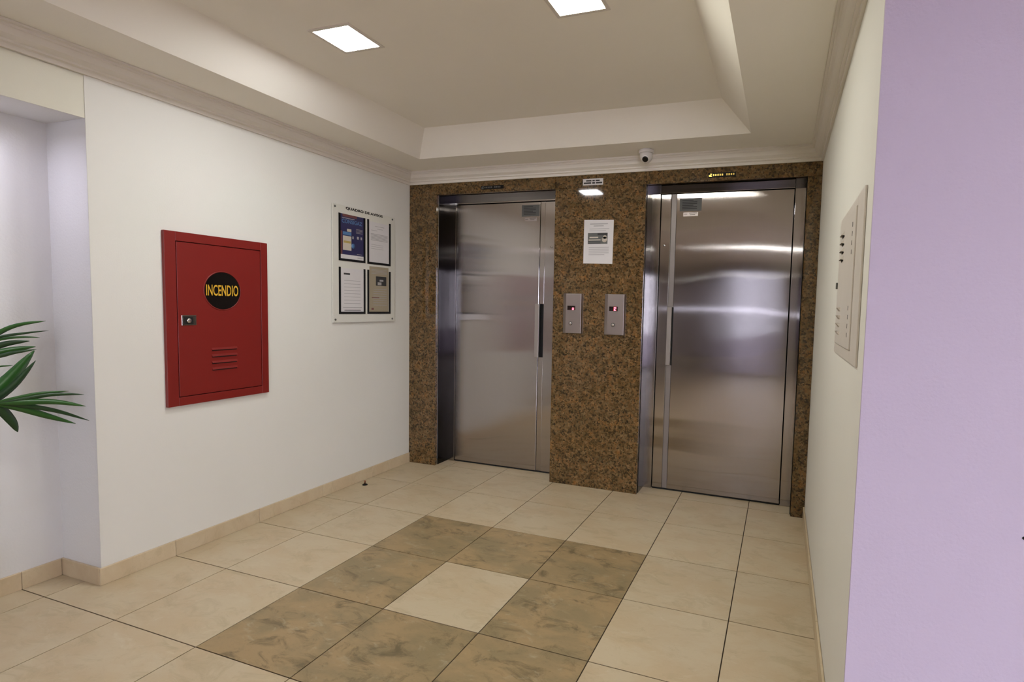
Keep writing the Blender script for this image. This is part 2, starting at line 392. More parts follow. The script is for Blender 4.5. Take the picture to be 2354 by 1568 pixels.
# cornice
PROF = [(0,2.155),(.012,2.155),(.013,2.171),(.024,2.175),(.024,2.184),(.034,2.189),(.046,2.205),(.054,2.226),(.060,2.229),(.060,2.238),(.070,2.241),(.070,2.2495)]
def cornice(path, name, label, dz=0):
    mb = MB(); P = [Vector((x,y)) for x, y in path]; n = len(P); rows = []
    for i in range(n):
        d0 = (P[i]-P[i-1]).normalized() if i else None; d1 = (P[i+1]-P[i]).normalized() if i < n-1 else None
        nn = [Vector((d.y,-d.x)) for d in (d0,d1) if d]
        o = nn[0] if len(nn) == 1 else (nn[0]+nn[1])/(1+nn[0].dot(nn[1]))
        rows.append([(P[i].x+o.x*d, P[i].y+o.y*d, z+(dz if z < 2.2 else 0)) for d, z in PROF])
    vs = [v for r in rows for v in r]; k = len(PROF)
    mb.add(vs, [(i*k+j, i*k+j+1, (i+1)*k+j+1, (i+1)*k+j) for i in range(n-1) for j in range(k-1)])
    return tag(mb.build(name, [M_TRIM]), label, kind='structure')
cornice([(0.0,YB),(0,-.0),(XR,-.0),(XR,YE-.012),(XE,YE-.012)], 'trim_1', 'stepped white plaster cornice under the ceiling', .008)

# ------------------------------------------------------------------ floor tiles
YT = GY_ = -.41430-.45*12
fl = MB(); fl.box(-.4, XE+.1, YT, .26, -.1, -.0025); fl.box(-.4, XE+.1, -7.1, YT, -.1, 0, 1); fl.box(-.4, 3.25, YB-.12, -7.1, -.1, 0, 1)
fl = tag(fl.build('floor', [M_GROUT, M_TILE]), 'beige tiled floor with a square of darker marbled tiles', kind='structure')
T = .45; GX, GY = .35006, -.41430; J = .0023
rects = [(0, XR, YT, 0), (XN, 0, YN2, YN), (XR, XE, YT, YE-.012), (OPEN[0][0], OPEN[0][1], 0, YD+.03), (OPEN[1][0], OPEN[1][1], 0, YD+.03)]
share = {}
for i in range(-2, 12):
    for j in range(-2, 12):
        x0, x1 = GX+T*i+J, GX+T*(i+1)-J; y1, y0 = GY-T*j-J, GY-T*(j+1)+J
        if j == -1 and True: pass
        pcs = []
        for a, b, c, d in rects:
            p = (max(x0,a), min(x1,b), max(y0,c), min(y1,d))
            if p[1]-p[0] > .004 and p[3]-p[2] > .004: pcs.append(p)
        if not pcs: continue
        dark = i in (1,2,3) and j in (1,2,3) and (i,j) != (2,2)
        cx, cy = (x0+x1)/2, (y0+y1)/2
        key = (dark, tuple(tuple(round(v,4) for v in (p[0]-cx,p[1]-cx,p[2]-cy,p[3]-cy)) for p in pcs))
        if key not in share:
            mb = MB()
            for p in key[1]: mb.box(p[0], p[1], p[2], p[3], -.0028, 0)
            share[key] = mb.mesh('floor_tile', M_DTILE if dark else M_TILE)
        o = link('marbled_tile' if dark else 'floor_tile', share[key], fl); o.location = (cx, cy, 0)

# ------------------------------------------------------------------ baseboards
def baseboard(name, label, segs):
    r = tag(empty(name), label, kind='structure')
    for x0, x1, y0, y1, h in segs: part(MB().box(x0,x1,y0,y1,0,h), 'baseboard_tile', M_BASEB, r, .0015, 1)
    return r
cuts = [0-.0005] + [GY-T*j for j in range(0, 4)] + [YN-.011]
segs = [(0.0003,.011,cuts[k+1]+.0007,cuts[k]-.0007,.076) for k in range(len(cuts)-1)]
segs.append((XN+.0003, -.0003, YN-.011, YN-.0008, .076))
cn = [YN-.0115] + [GY-T*j for j in (4,5,6)] + [YN2+.001]
segs += [(XN+.0003, XN+.011, cn[k+1]+.0007, cn[k]-.0007, .076) for k in range(len(cn)-1) if cn[k]-cn[k+1] > .02]
baseboard('baseboard_left', 'beige ceramic skirting along the wall with the red cabinet', segs)
cr = [-.0005] + [GY-T*j for j in range(0, 4)] + [YE-.012]
baseboard('baseboard_right', 'beige ceramic skirting below the louvred panel wall', [(XR-.010, XR-.0008, cr[k+1]+.0007, cr[k]-.0007, .072) for k in range(len(cr)-1)])
cf = [XR-.010]+[GX+T*i for i in range(6, 12)]
baseboard('baseboard_front', 'beige ceramic skirting below the lilac wall', [(cf[k]+.0007, cf[k+1]-.0007, YE-.0225, YE-.0125, .072) for k in range(len(cf)-1)])

# ------------------------------------------------------------------ ceiling lamps
def lamp(x, y, z, s, col, k, label, group=None):
    r = tag(empty('ceiling_lamp', (x,y,z)), label, 'ceiling lamp', group)
    h = s/2; t = h+.016
    mb = MB()
    for x0,x1,y0,y1 in ((-t,t,h,t),(-t,t,-t,-h),(-t,-h,-h,h),(h,t,-h,h)): mb.box(x+x0,x+x1,y+y0,y+y1,z-.004,z+.0)
    part(mb, 'lamp_frame', M_WHITEPL, r)
    part(MB().box(x-h,x+h,y-h,y+h,z-.0025,z), 'diffuser', emitter('lamp_light', col, LAMP_L*k), r)
lamp(.913,-1.595,ZU,.186,(.95,.97,1,1),1,'square flush LED lamp with cool white light towards the red cabinet')
lamp(1.97,-1.60,ZU,.186,(1,1,.90,1),1,'square flush LED lamp with warm white light over the right lift')
nd = tag(empty('niche_downlight', (-.11,-2.46,1.989)), 'round downlight with lilac white light under the niche top', 'downlight')
part(MB().lathe([(.046,-.013),(.056,-.013),(.058,0),(.046,0)], (-.11,-2.46,1.9892), (0,0,1), 28, caps=False), 'trim_ring', M_WHITEPL, nd)
part(MB().lathe([(.0455,-.002),(.0455,0)], (-.11,-2.46,1.9892), (0,0,1), 24), 'lens', emitter('niche_light', (.80,.79,1,1), LAMP_L*1.1), nd)
for x, y, lb in ((2.6,-4.65,'in the flat ceiling before the lobby passage'),(4.2,-4.9,'added out of view by the glazed entrance doors'),(4.2,-3.2,'added out of view close to the lilac wall'),  # unseen lamps: side pair made up for light, others placed from door streaks
                 (1.7,-11.6,'over the long far window of the passage')):
    lamp(x,y,ZC,.186,(.96,1,.96,1),.8,'square flush LED lamp '+lb)

# ------------------------------------------------------------------ lift doors
def lift_door(name, x0, x1, ztop, lock, label):
    """lock = -1 handle at the left, +1 handle at the right"""
    r = tag(empty(name, ((x0+x1)/2, YD, 0)), label, kind='structure')
    J_ = .067; lx0, lx1 = x0+J_, x1-J_
    # polished reveal between granite and frame
    part(MB().box(x0+.0005, x0+.004, .0305, YD-.002, .001, ZO), 'reveal_lining', M_REVEALSHADE, r)
    part(MB().box(x1-.004, x1-.0005, .0305, YD-.002, .001, ZO), 'reveal_lining', M_REVEALSHADE, r)
    part(MB().box(x0+.0045, x1-.0045, .0305, YD-.002, ZO-.004, ZO), 'reveal_lining', M_REVEALSHADE, r)
    # steel frame
    part(MB().box(x0+.0005, lx0-.004, YD-.0015, .255, .001, ZO-.0005), 'frame_jamb', M_STEEL2, r, .002)
    part(MB().box(lx1+.004, x1-.0005, YD-.0015, .255, .001, ZO-.0005), 'frame_jamb', M_STEEL2, r, .002)
    part(MB().box(lx0-.0035, lx1+.0035, YD-.0015, .255, ztop+.005, ZO-.0005), 'frame_header', M_STEEL2, r, .002)
    part(MB().box(lx0-.0035, lx1+.0035, .2, .255, .001, ztop+.0045), 'dark_gap_strip', M_GAP, r)
    # leaf: wide panel + lock stile separated by a folded seam
    sw, sm = (.083,.040) if lock > 0 else (.070,.036)
    if lock > 0: pa, pb, ca, cb, sa, sb = lx0, lx1-sw-sm, lx1-sw-sm+.001, lx1-sw-.001, lx1-sw, lx1
    else: pa, pb, ca, cb, sa, sb = lx0+sw+sm, lx1, lx0+sw+.001, lx0+sw+sm-.001, lx0, lx0+sw
    leaf = part(MB().box(pa, pb, YD, .199, .012, ztop), 'leaf', M_STEEL, r, .003)
    part(MB().box(sa, sb, YD+.001, .199, .012, ztop), 'lock_stile', M_STEEL, leaf, .003)
    hz0, hz1 = .88, 1.28
    part(MB().box(ca, cb, YD+.006, .199, .012, hz0), 'seam_channel', M_STEEL2 if lock > 0 else M_SEAM, leaf, .001)
    part(MB().box(ca, cb, YD+.006, .199, hz1, ztop), 'seam_channel', M_STEEL2 if lock > 0 else M_SEAM, leaf, .001)
    # handle: dark finger recess with a raised steel grip
    part(MB().box(ca, cb, YD+.02, .199, hz0+.001, hz1-.001), 'handle_recess', M_GAP, leaf)
    c = (ca+cb)/2
    # grip stands on the side of the wide panel for lock>0, on the stile side for lock<0
    if lock > 0: ga, gb, da, db = ca-.024, ca+.011, ca+.0115, ca+.014
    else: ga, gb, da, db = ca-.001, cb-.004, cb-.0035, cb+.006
    part(MB().box(ga, gb, YD-.016, YD+.004, hz0, hz1), 'handle', M_GRIP, leaf, .003)
    part(MB().box(da, db, YD-.003, YD+.004, hz0, hz1), 'grip_shadow_strip', M_GAP, leaf)  # black strip painting the shadow beside the grip
    kx = (sa+sb)/2+(.012 if lock > 0 else -.004)
    part(MB().lathe([(.0075,0),(.0075,.003),(.005,.004)], (kx,YD+.001,1.70), (0,-1,0), 16), 'keyhole', M_CHROME, leaf)
    part(MB().lathe([(.0032,0),(.0032,.0012)], (kx,YD-.0032,1.70), (0,-1,0), 10), 'keyhole_slot', M_GAP, leaf)
    # bottom kick edge
    part(MB().box(lx0, lx1, YD+.004, .199, .001, .011), 'bottom_seal', M_GAP, leaf)
    # stickers
    s0 = pb-.006-.146 if lock > 0 else pa+.022
    st = part(MB().box(s0, s0+.146, YD-.0008, YD-.0001, 1.928, 2.012), 'sticker', M_STICK, leaf); st['label'] = 'small grey notice sticker'
    mb = MB()
    for q in range(6):
        w = .1 if q % 3 else .075
        mb.box(s0+.016, s0+.016+w, YD-.0012, YD-.0009, 1.996-q*.011, 2.001-q*.011)
    part(mb, 'sticker_print', M_DINK, st)
    st2 = part(MB().box(s0+.025, s0+.124, YD-.0007, YD-.0001, 1.893, 1.919), 'clear_sticker', M_PANEL, leaf)
    mb = MB(); mb.box(s0+.065, s0+.118, YD-.0011, YD-.0008, 1.912, 1.915); mb.box(s0+.03, s0+.052, YD-.0011, YD-.0008, 1.906, 1.909); mb.box(s0+.07, s0+.105, YD-.0011, YD-.0008, 1.901, 1.904)
    part(mb, 'sticker_print', M_DINK, st2)
    return r
lift_door('door_1', *OPEN[0], 2.033, 1, 'brushed steel lift door next to the notice board wall')
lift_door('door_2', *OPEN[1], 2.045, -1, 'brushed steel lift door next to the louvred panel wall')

# ------------------------------------------------------------------ plates over the doors, small sign, notice
def name_plate(x0, x1, z0, z1, label, bright):
    r = tag(empty('name_plate', ((x0+x1)/2, 0, z0)), label, 'sign')
    part(MB().box(x0, x1, -.0035, -.0004, z0, z1), 'plate', M_BLACK, r, .0008, 1)
    mb = MB(); h = z1-z0; x = x0+.03
    for k in range(9):
        if k == 5: x += .014
        w = .009; mb.box(x, x+w, -.0042, -.0036, z0+h*.3, z0+h*.72); x += w+.0045
    part(mb, 'raised_letters', M_BRASS if bright else M_STICK, r)
    mb = MB(); mb.add([(x0+.005,-.0042,z0+h*.15),(x0+.026,-.0042,z0+h*.15),(x0+.02,-.0042,z0+h*.45),(x0+.026,-.0042,z0+h*.85),(x0+.012,-.0042,z0+h*.85),(x0+.015,-.0042,z0+h*.5),(x0+.005,-.0042,z0+h*.6)], [(0,1,2,3,4,5,6)])
    part(mb, 'emblem', M_BRASS if bright else M_STICK, r)
    return r
name_plate(.629,.815,2.103,2.128,'thin dark name plate on granite above the left lift door',False)
name_plate(2.267,2.437,2.101,2.129,'thin black and brass name plate above the right lift door',True)

r = tag(empty('wall_sign', (1.4965,0,2.092)), 'small white two-line sign on granite between the lifts under the cornice', 'sign')
part(MB().box(1.424,1.570,-.003,-.0004,2.093,2.136), 'plate', M_PAPER, r, .0006, 1)
mb = MB()
for x0,x1 in ((1.448,1.486),(1.493,1.51),(1.516,1.545)): mb.box(x0,x1,-.0036,-.0031,2.118,2.127)
for x0,x1 in ((1.431,1.484),(1.492,1.512),(1.519,1.563)): mb.box(x0,x1,-.0036,-.0031,2.102,2.112)
part(mb, 'print_lines', M_DINK, r)['kind'] = 'stuff'

r = tag(empty('paper_notice', (1.546,0,1.562)), 'white paper notice with a grey photo taped to granite between the lifts', 'notice')
part(MB().add([(1.4405,-.0008,1.565),(1.6505,-.0008,1.562),(1.6525,-.0012,1.856),(1.441,-.0012,1.861),(1.4405,-.0003,1.565),(1.6505,-.0003,1.562),(1.6525,-.0003,1.856),(1.441,-.0003,1.861)], [(0,1,2,3),(4,7,6,5),(0,4,5,1),(1,5,6,2),(2,6,7,3),(3,7,4,0)]), 'sheet', M_PAPER, r)
def strip(mb, x0, x1, z0, z1, y=-.0017): mb.box(x0, x1, y, y+.0003, z0, z1)
mb = MB(); strip(mb,1.484,1.612,1.828,1.835); strip(mb,1.51,1.582,1.815,1.821); strip(mb,1.48,1.622,1.796,1.800)
strip(mb,1.48,1.60,1.784,1.787)
for q in range(5): strip(mb,1.478,1.622-(.03 if q == 4 else 0),1.672-q*.0125,1.676-q*.0125)
part(mb, 'print_lines', M_INK, r)['kind'] = 'stuff'
mb = MB(); strip(mb,1.470,1.612,1.697,1.771); ph = part(mb, 'printed_photo', M_STICK, r)
mb = MB(); strip(mb,1.476,1.562,1.720,1.727,-.0021); strip(mb,1.482,1.545,1.737,1.745,-.0021)
mb.lathe([(.019,0),(.019,.0004)], (1.590,-.0017,1.726), (0,-1,0), 20); mb.lathe([(.013,0),(.013,.0004)], (1.592,-.0017,1.742), (0,-1,0), 20)
part(mb, 'photo_highlights', M_CREAMP, ph)
mb = MB(); strip(mb,1.474,1.562,1.700,1.704,-.0021); strip(mb,1.474,1.562,1.714,1.718,-.0021); strip(mb,1.54,1.61,1.755,1.768,-.0021)
part(mb, 'photo_dark_areas', M_DINK, ph)

# ------------------------------------------------------------------ call panels
def call_panel(x0, x1, z0, z1, label, glyph):
    r = tag(empty('call_panel', ((x0+x1)/2, 0, z0)), label, 'call panel'); d = .026; c = .013
    mb = MB()
    vs = [(x0,-.0004,z0),(x1,-.0004,z0),(x1,-.0004,z1),(x0,-.0004,z1),(x0,-.010,z0),(x1,-.010,z0),(x1,-.010,z1),(x0,-.010,z1),
          (x0+c*2,-d,z0+.002),(x1-c*.4,-d,z0+.002),(x1-c*.4,-d,z1-.002),(x0+c*2,-d,z1-.002)]
    mb.add(vs, [(0,1,2,3),(0,4,5,1),(1,5,6,2),(2,6,7,3),(3,7,4,0),(4,8,9,5),(5,9,10,6),(6,10,11,7),(7,11,8,4),(8,9,10,11)])
    part(mb, 'housing', M_PANEL, r, .0015)
    fx0, fx1 = x0+c*2, x1-c*.4; w = fx1-fx0; h = z1-z0
    dx0, dx1 = fx0+w*.10, fx0+w*.62; dz0, dz1 = z0+h*.585, z0+h*.695
    ds = part(MB().box(dx0,dx1,-d-.0012,-d-.0001,dz0,dz1), 'display', M_DISP, r, .0005, 1)
    mb = MB(); y0, y1 = -d-.0019, -d-.0013
    def seg(cx, cz, hh, on, ww=None):
        ww = ww or hh*.52; t = hh*.13
        S = {'a':(cx-ww/2,cx+ww/2,cz+hh/2-t,cz+hh/2),'g':(cx-ww/2,cx+ww/2,cz-t/2,cz+t/2),'d':(cx-ww/2,cx+ww/2,cz-hh/2,cz-hh/2+t),
             'b':(cx+ww/2-t,cx+ww/2,cz,cz+hh/2),'c':(cx+ww/2-t,cx+ww/2,cz-hh/2,cz),'f':(cx-ww/2,cx-ww/2+t,cz,cz+hh/2),'e':(cx-ww/2,cx-ww/2+t,cz-hh/2,cz)}
        for k in on: a = S[k]; mb.box(a[0],a[1],y0,y1,a[2],a[3])
    zc = (dz0+dz1)/2; hh = (dz1-dz0)*.8
    if glyph == 12: seg(dx0+(dx1-dx0)*.50, zc, hh, 'bc'); seg(dx0+(dx1-dx0)*.72, zc, hh, 'abged')
    else: seg(dx0+(dx1-dx0)*.72, zc, hh, 'gcde')
    part(mb, 'led_digits', M_LED, ds)
    bx, bz = fx0+w*(.33 if glyph != 12 else .36), z0+h*.25
    part(MB().lathe([(.0135,0),(.0135,.002),(.011,.003)], (bx,-d,bz), (0,-1,0), 24), 'button_ring', M_STICK, r)
    part(MB().lathe([(.0095,.003),(.0095,.0055),(.006,.007)], (bx,-d,bz), (0,-1,0), 24), 'call_button', M_CHROME, r)
call_panel(1.304,1.447,1.081,1.357,'steel call panel showing one red mark, beside the left lift door',0)
call_panel(1.608,1.754,1.081,1.358,'steel call panel with red two-digit display, nearer the right lift door',12)

# ------------------------------------------------------------------ red fire hose cabinet
r = tag(empty('fire_hose_cabinet', (0,-1.518,.736)), 'red metal fire hose cabinet set in the white wall', 'fire cabinet')
Y0,Y1,Z0,Z1 = -1.787,-1.249,.736,1.574; D0,D1,E0,E1 = -1.734,-1.292,.779,1.528; fd = .018
mb = MB(); mb.box(.0004,fd,Y0,D0-.002,Z0,Z1); mb.box(.0004,fd,D1+.002,Y1,Z0,Z1); mb.box(.0004,fd,D0-.002,D1+.002,E1+.002,Z1); mb.box(.0004,fd,D0-.002,D1+.002,Z0,E0-.002)
part(mb, 'frame', M_RED, r, .0012, 1)
part(MB().box(.0003,.004,D0-.002,D1+.002,E0-.002,E1+.002), 'door_gap', M_GAP, r)
dr = part(MB().box(.0045,fd-.0005,D0+.0015,D1-.0015,E0+.0015,E1-.0015), 'door', M_RED, r, .0012, 1)
cy, cz, rr = -1.51, 1.300, .0955
part(MB().lathe([(rr+.005,0),(rr+.004,.003),(rr,.003),(rr,.0)], (fd-.0005,cy,cz), (1,0,0), 48, caps=False), 'window_ring', M_RED, dr)
pn = part(MB().lathe([(rr,0),(rr,.0012)], (fd-.0005,cy,cz), (1,0,0), 48, smooth=False), 'window_pane', M_DISC, dr)
place_text(lettering('INCENDIO', .056, .170, M_YEL, bold=.012), 'lettering', (fd+.0014, cy-.086, cz-.026), (0,1,0), (0,0,1), dr)
lt = part(MB().box(fd-.0005,fd+.003,-1.717,-1.648,1.126,1.176), 'latch_plate', M_CHROME, dr, .001, 1)
part(MB().box(fd+.0031,fd+.0036,-1.708,-1.665,1.133,1.168), 'latch_recess', M_GAP, lt)
part(MB().lathe([(.012,0),(.011,.006),(.004,.008)], (fd+.0036,-1.686,1.150), (1,0,0), 16), 'latch_knob', M_CHROME, lt)
for q in range(4):
    z = .999-q*.0335
    mb = MB(); mb.add([(fd-.0004,-1.573,z+.010),(fd-.0004,-1.437,z+.010),(fd+.005,-1.573,z-.001),(fd+.005,-1.437,z-.001),(fd-.0004,-1.573,z-.001),(fd-.0004,-1.437,z-.001)], [(0,1,3,2),(2,3,5,4),(0,2,4),(1,5,3)])
    part(mb, 'louvre', M_RED, dr)
    part(MB().box(fd-.0004,fd+.0004,-1.571,-1.439,z-.006,z-.0012), 'louvre_slit', M_GAP, dr)

# ------------------------------------------------------------------ notice board
r = tag(empty('notice_board', (0,-.48,1.122)), 'white notice board with four black-edged pockets on white wall', 'notice board')
bx = .014
part(MB().box(.008,bx,-.777,-.183,1.122,1.887), 'board', M_PLATE, r, .0008, 1)
for y, z in ((-.757,1.87),(-.213,1.87),(-.757,1.142),(-.213,1.142)):
    part(MB().lathe([(.008,0),(.008,.0075)], (.0004,y,z), (1,0,0), 12), 'spacer', M_CHROME, r)
    part(MB().lathe([(.007,0),(.0065,.003),(.003,.004)], (bx,y,z), (1,0,0), 14), 'screw_cap', M_STICK, r)
place_text(lettering('QUADRO DE AVISOS', .0205, .350, M_BLACK, bold=.045), 'lettering', (bx+.0004,-.665,1.8625), (0,1,0), (0,0,1), r)
PK = [(-.727,-.490,1.528,1.834),(-.469,-.234,1.527,1.834),(-.727,-.490,1.178,1.486),(-.469,-.234,1.178,1.486)]
for y0,y1,z0,z1 in PK:
    mb = MB(); t = .015
    mb.box(bx,bx+.0035,y0,y0+t,z0,z1); mb.box(bx,bx+.0035,y1-t,y1,z0,z1); mb.box(bx,bx+.0035,y0+t,y1-t,z0,z0+t)
    part(mb, 'pocket_edge', M_BLACK, r)
px = bx+.0003
def sheet(name, label, cat, k, m_, dz=0.0, ins=.013):
    y0,y1,z0,z1 = PK[k]; e = tag(empty(name, (px,(y0+y1)/2,z0)), label, cat)
    part(MB().box(px,px+.0003,y0+ins,y1-ins,z0+.013,z1+dz), 'sheet', m_, e)
    return e, y0+ins, y1-ins, z0+.013, z1+dz
def pr(e, name, m_, rects_, lift=.00035):
    mb = MB()
    for a,b,c,d in rects_: mb.box(px+lift,px+lift+.0001,a,b,c,d)
    o = part(mb, name, m_, e)
    if len(rects_) > 1: o['kind'] = 'stuff'
    return o
e,a,b,c,d = sheet('poster','dark blue printed poster in the upper pocket nearest the red cabinet','poster',0,M_PAPER)
w = b-a; h = d-c
pr(e,'navy_field',M_NAVY,[(a,b,c+h*.10,d)])
pr(e,'maroon_strip',M_MAROON,[(a,a+w*.085,c+h*.10,c+h*.62),(a+w*.1,a+w*.7,d-h*.06,d)],.0005)
pr(e,'phone_picture',M_CREAMP,[(a+w*.11,a+w*.46,c+h*.20,c+h*.52),(a+w*.28,a+w*.46,c+h*.62,c+h*.68)],.0005)
pr(e,'phone_header',M_TEAL,[(a+w*.11,a+w*.46,c+h*.54,c+h*.61)],.0005)
pr(e,'ochre_band',M_GOLDP,[(a+w*.14,a+w*.44,c+h*.36,c+h*.41)],.00065)
pr(e,'small_print',M_INK,[(a+w*.08,a+w*.6,d-h*.095,d-h*.08),(a+w*.72,a+w*.95,c+h*.045,c+h*.06)]+[(a+w*.66,a+w*.95,c+h*(.70-.028*q),c+h*(.708-.028*q)) for q in range(4)]+[(a+w*.7,a+w*.78,c+h*.48,c+h*.54),(a+w*.86,a+w*.92,c+h*.48,c+h*.54),(a+w*.5,a+w*.56,c+h*.47,c+h*.53),(a+w*.7,a+w*.92,c+h*.13,c+h*.14)],.0005)
part(MB().lathe([(.017,0),(.017,.0001)], (px+.0005,a+w*.54,c+h*.31), (1,0,0), 20), 'round_picture', M_TEAL, e)
place_text(lettering('CONSIGAZ', .026, w*.86, M_TEAL, bold=.02), 'lettering', (px+.0005,a+w*.07,d-h*.20), (0,1,0), (0,0,1), e)
e,a,b,c,d = sheet('notice_sheet','plain white typed sheet beside the dark blue poster','notice',1,M_PAPER,-.012); w=b-a; h=d-c
pr(e,'print_lines',M_INK,[(a+w*.3,a+w*.75,c+h*.90,c+h*.91),(a+w*.4,a+w*.68,c+h*.84,c+h*.85),(a+w*.12,a+w*.4,c+h*.79,c+h*.80)]+[(a+w*.1,a+w*.92,c+h*(.70-.03*q),c+h*(.714-.03*q)) for q in range(6)]+[(a+w*.1,a+w*.7,c+h*(.44-.05*q),c+h*(.448-.05*q)) for q in range(3)])
e,a,b,c,d = sheet('notice_sheet','white typed sheet with a dark heading under the blue poster','notice',2,M_PAPER,-.006); w=b-a; h=d-c
pr(e,'print_lines',M_INK,[(a+w*.15,a+w*.85,c+h*(.72-.075*q),c+h*(.73-.075*q)) for q in range(8)]+[(a+w*.1,a+w*.92,c+h*.1,c+h*.115)])
pr(e,'dark_heading',M_DINK,[(a+w*.14,a+w*.40,c+h*.855,c+h*.895),(a+w*.16,a+w*.86,c+h*.035,c+h*.05)])
e,a,b,c,d = sheet('newspaper_page','yellowed newspaper page with a dark photo in a pocket','newspaper',3,M_SEPIA,.026,.02); w=b-a; h=d-c
pr(e,'print_lines',M_INK,[(a+w*.1,a+w*.9,c+h*(.93-.028*q),c+h*(.938-.028*q)) for q in range(4)]+[(a+w*.2,a+w*.9,c+h*(.5-.05*q),c+h*(.51-.05*q)) for q in range(8)])
pr(e,'printed_photo',M_DINK,[(a+w*.33,a+w*.88,c+h*.585,c+h*.79)])
pr(e,'photo_highlight',M_INK,[(a+w*.42,a+w*.62,c+h*.60,c+h*.66),(a+w*.52,a+w*.72,c+h*.68,c+h*.72)],.0005)
pr(e,'red_print',M_MAROON,[(a+w*.1,a+w*.22,c+h*.05,c+h*.09),(a+w*.12,a+w*.5,c+h*.31,c+h*.325)],.0005)

# ------------------------------------------------------------------ louvred panel on the right wall
r = tag(empty('utility_panel', (XR,-1.69,1.13)), 'white metal utility panel with louvre slots on right wall', 'panel')
A0,A1,B0,B1 = -1.992,-1.395,1.130,1.592; xf = XR-.010
D0,D1,E0,E1 = -1.86,-1.44,1.165,1.565
mb = MB()
mb.box(XR-.006,XR-.0004,A0,D0-.0015,B0,B1); mb.box(XR-.006,XR-.0004,D1+.0015,A1,B0,B1)
mb.box(XR-.006,XR-.0004,D0-.0015,D1+.0015,E1+.0015,B1); mb.box(XR-.006,XR-.0004,D0-.0015,D1+.0015,B0,E0-.0015)
part(mb, 'frame', M_WHITEPL, r, .001, 1)
part(MB().box(XR-.004,XR-.0004,D0-.0015,D1+.0015,E0-.0015,E1+.0015), 'door_gap', M_GAP, r)
dr = part(MB().box(xf,XR-.0045,D0,D1,E0,E1), 'door', M_WHITEPL, r, .002)
for zb, up in ((1.523,True),(1.284,False)):
    for q in range(4):
        z = zb-q*.026
        part(MB().box(xf-.0006,xf+.0002,-1.803,-1.797,z-.007,z+.006), 'edge_shadow_dash', M_GAP, dr)  # dark dashes painting the shadow along the door's hinge edge
        for yc in (-1.558,):
            hw = .033; zo = .010
            s = 1 if up else -1
            mb = MB(); mb.add([(xf+.0003,yc-hw,z+s*zo),(xf+.0003,yc+hw,z+s*zo),(xf-.009,yc-hw+.004,z-s*.002),(xf-.009,yc+hw-.004,z-s*.002),(xf+.0003,yc-hw,z-s*.004),(xf+.0003,yc+hw,z-s*.004)], [(0,1,3,2),(0,2,4),(1,5,3)])
            part(mb, 'louvre', M_WHITEPL, dr)
            if up: part(MB().box(xf-.0006,xf+.0002,yc-hw+.002,yc+hw-.002,z-.008,z+.006), 'louvre_slit', M_GAP, dr)
part(MB().box(xf-.006,xf,-1.452,-1.444,1.352,1.374), 'latch', M_STICK, dr, .001, 1)

# ------------------------------------------------------------------ security camera
cxx, cyy = 1.905, -.175
r = tag(empty('security_camera', (cxx,cyy,ZC)), 'small white dome security camera under the ceiling by the cornice', 'camera')
part(MB().lathe([(.040,0),(.047,-.004),(.047,-.018),(.042,-.024)], (cxx,cyy,ZC), (0,0,1), 32), 'base', M_CAMPL, r)
sph = [(max(.0005,.040*math.cos(t)), .040*math.sin(t)) for t in [(-math.pi/2)+math.pi*k/14 for k in range(15)]]
part(MB().lathe(sph, (cxx,cyy,ZC-.040), (0,0,1), 28), 'ball', M_CAMPL, r)
ld = Vector((.06,-.80,-.60)).normalized(); lc = Vector((cxx,cyy,ZC-.040))
part(MB().lathe([(.024,.030),(.024,.040),(.021,.042)], lc, ld, 24), 'lens_ring', M_CAMPL, r)
part(MB().lathe([(.020,.0405),(.018,.0435),(.009,.0445)], lc, ld, 24), 'lens', M_DISC, r)
part(MB().lathe([(.0436,-.0212),(.0436,-.0232)], (cxx,cyy,ZC), (0,0,1), 32), 'seam_ring', M_STICK, r)

# ------------------------------------------------------------------ door stop on the floor
r = tag(empty('door_stop', (.089,-.578,0)), 'tiny floor door stop with a dark base near the skirting', 'door stop')
part(MB().lathe([(.017,.0002),(.017,.004),(.012,.008),(.006,.009)], (.089,-.578,0), (0,0,1), 20), 'base', M_BLACK, r)
part(MB().lathe([(.0045,.008),(.0045,.022),(.0065,.024),(.0065,.030),(.003,.032)], (.089,-.578,0), (0,0,1), 14), 'pin', M_COPPER, r)
r = tag(empty('wall_screw', (3.275,YE-.0125,.78)), 'small dark screw in the lilac wall', 'screw')
part(MB().lathe([(.0035,0),(.003,.003),(.001,.004)], (3.275,YE-.0121,.782), (0,-1,0), 12), 'head', M_BLACK, r)

# ------------------------------------------------------------------ palm in the niche
PXC, PYC = -.03, -2.74
palm = tag(empty('potted_palm', (PXC,PYC,0)), 'green lady palm with narrow leaflets growing in the niche', 'plant')
part(MB().lathe([(.105,.001),(.12,.01),(.148,.27),(.155,.275),(.155,.30),(.14,.30),(.135,.265),(.02,.262)], (PXC,PYC,0), (0,0,1), 36), 'pot', M_POT, palm)
part(MB().lathe([(.134,.255),(.13,.270),(.02,.274)], (PXC,PYC,0), (0,0,1), 28), 'soil', M_SOIL, palm)
tips = []
for dx, dy, hgt in ((.03,.05,1.02),(-.03,-.03,1.15),(.02,-.08,.85),(-.01,.08,.72)):
    t = Vector((PXC+dx*1.5,PYC+dy*1.5,hgt)); tips.append(t)
    part(MB().tube([(PXC+dx,PYC+dy,.26),(PXC+dx*1.1,PYC+dy*1.2,hgt*.6),t], [.011,.010,.008], 8), 'cane', M_CANE, palm)
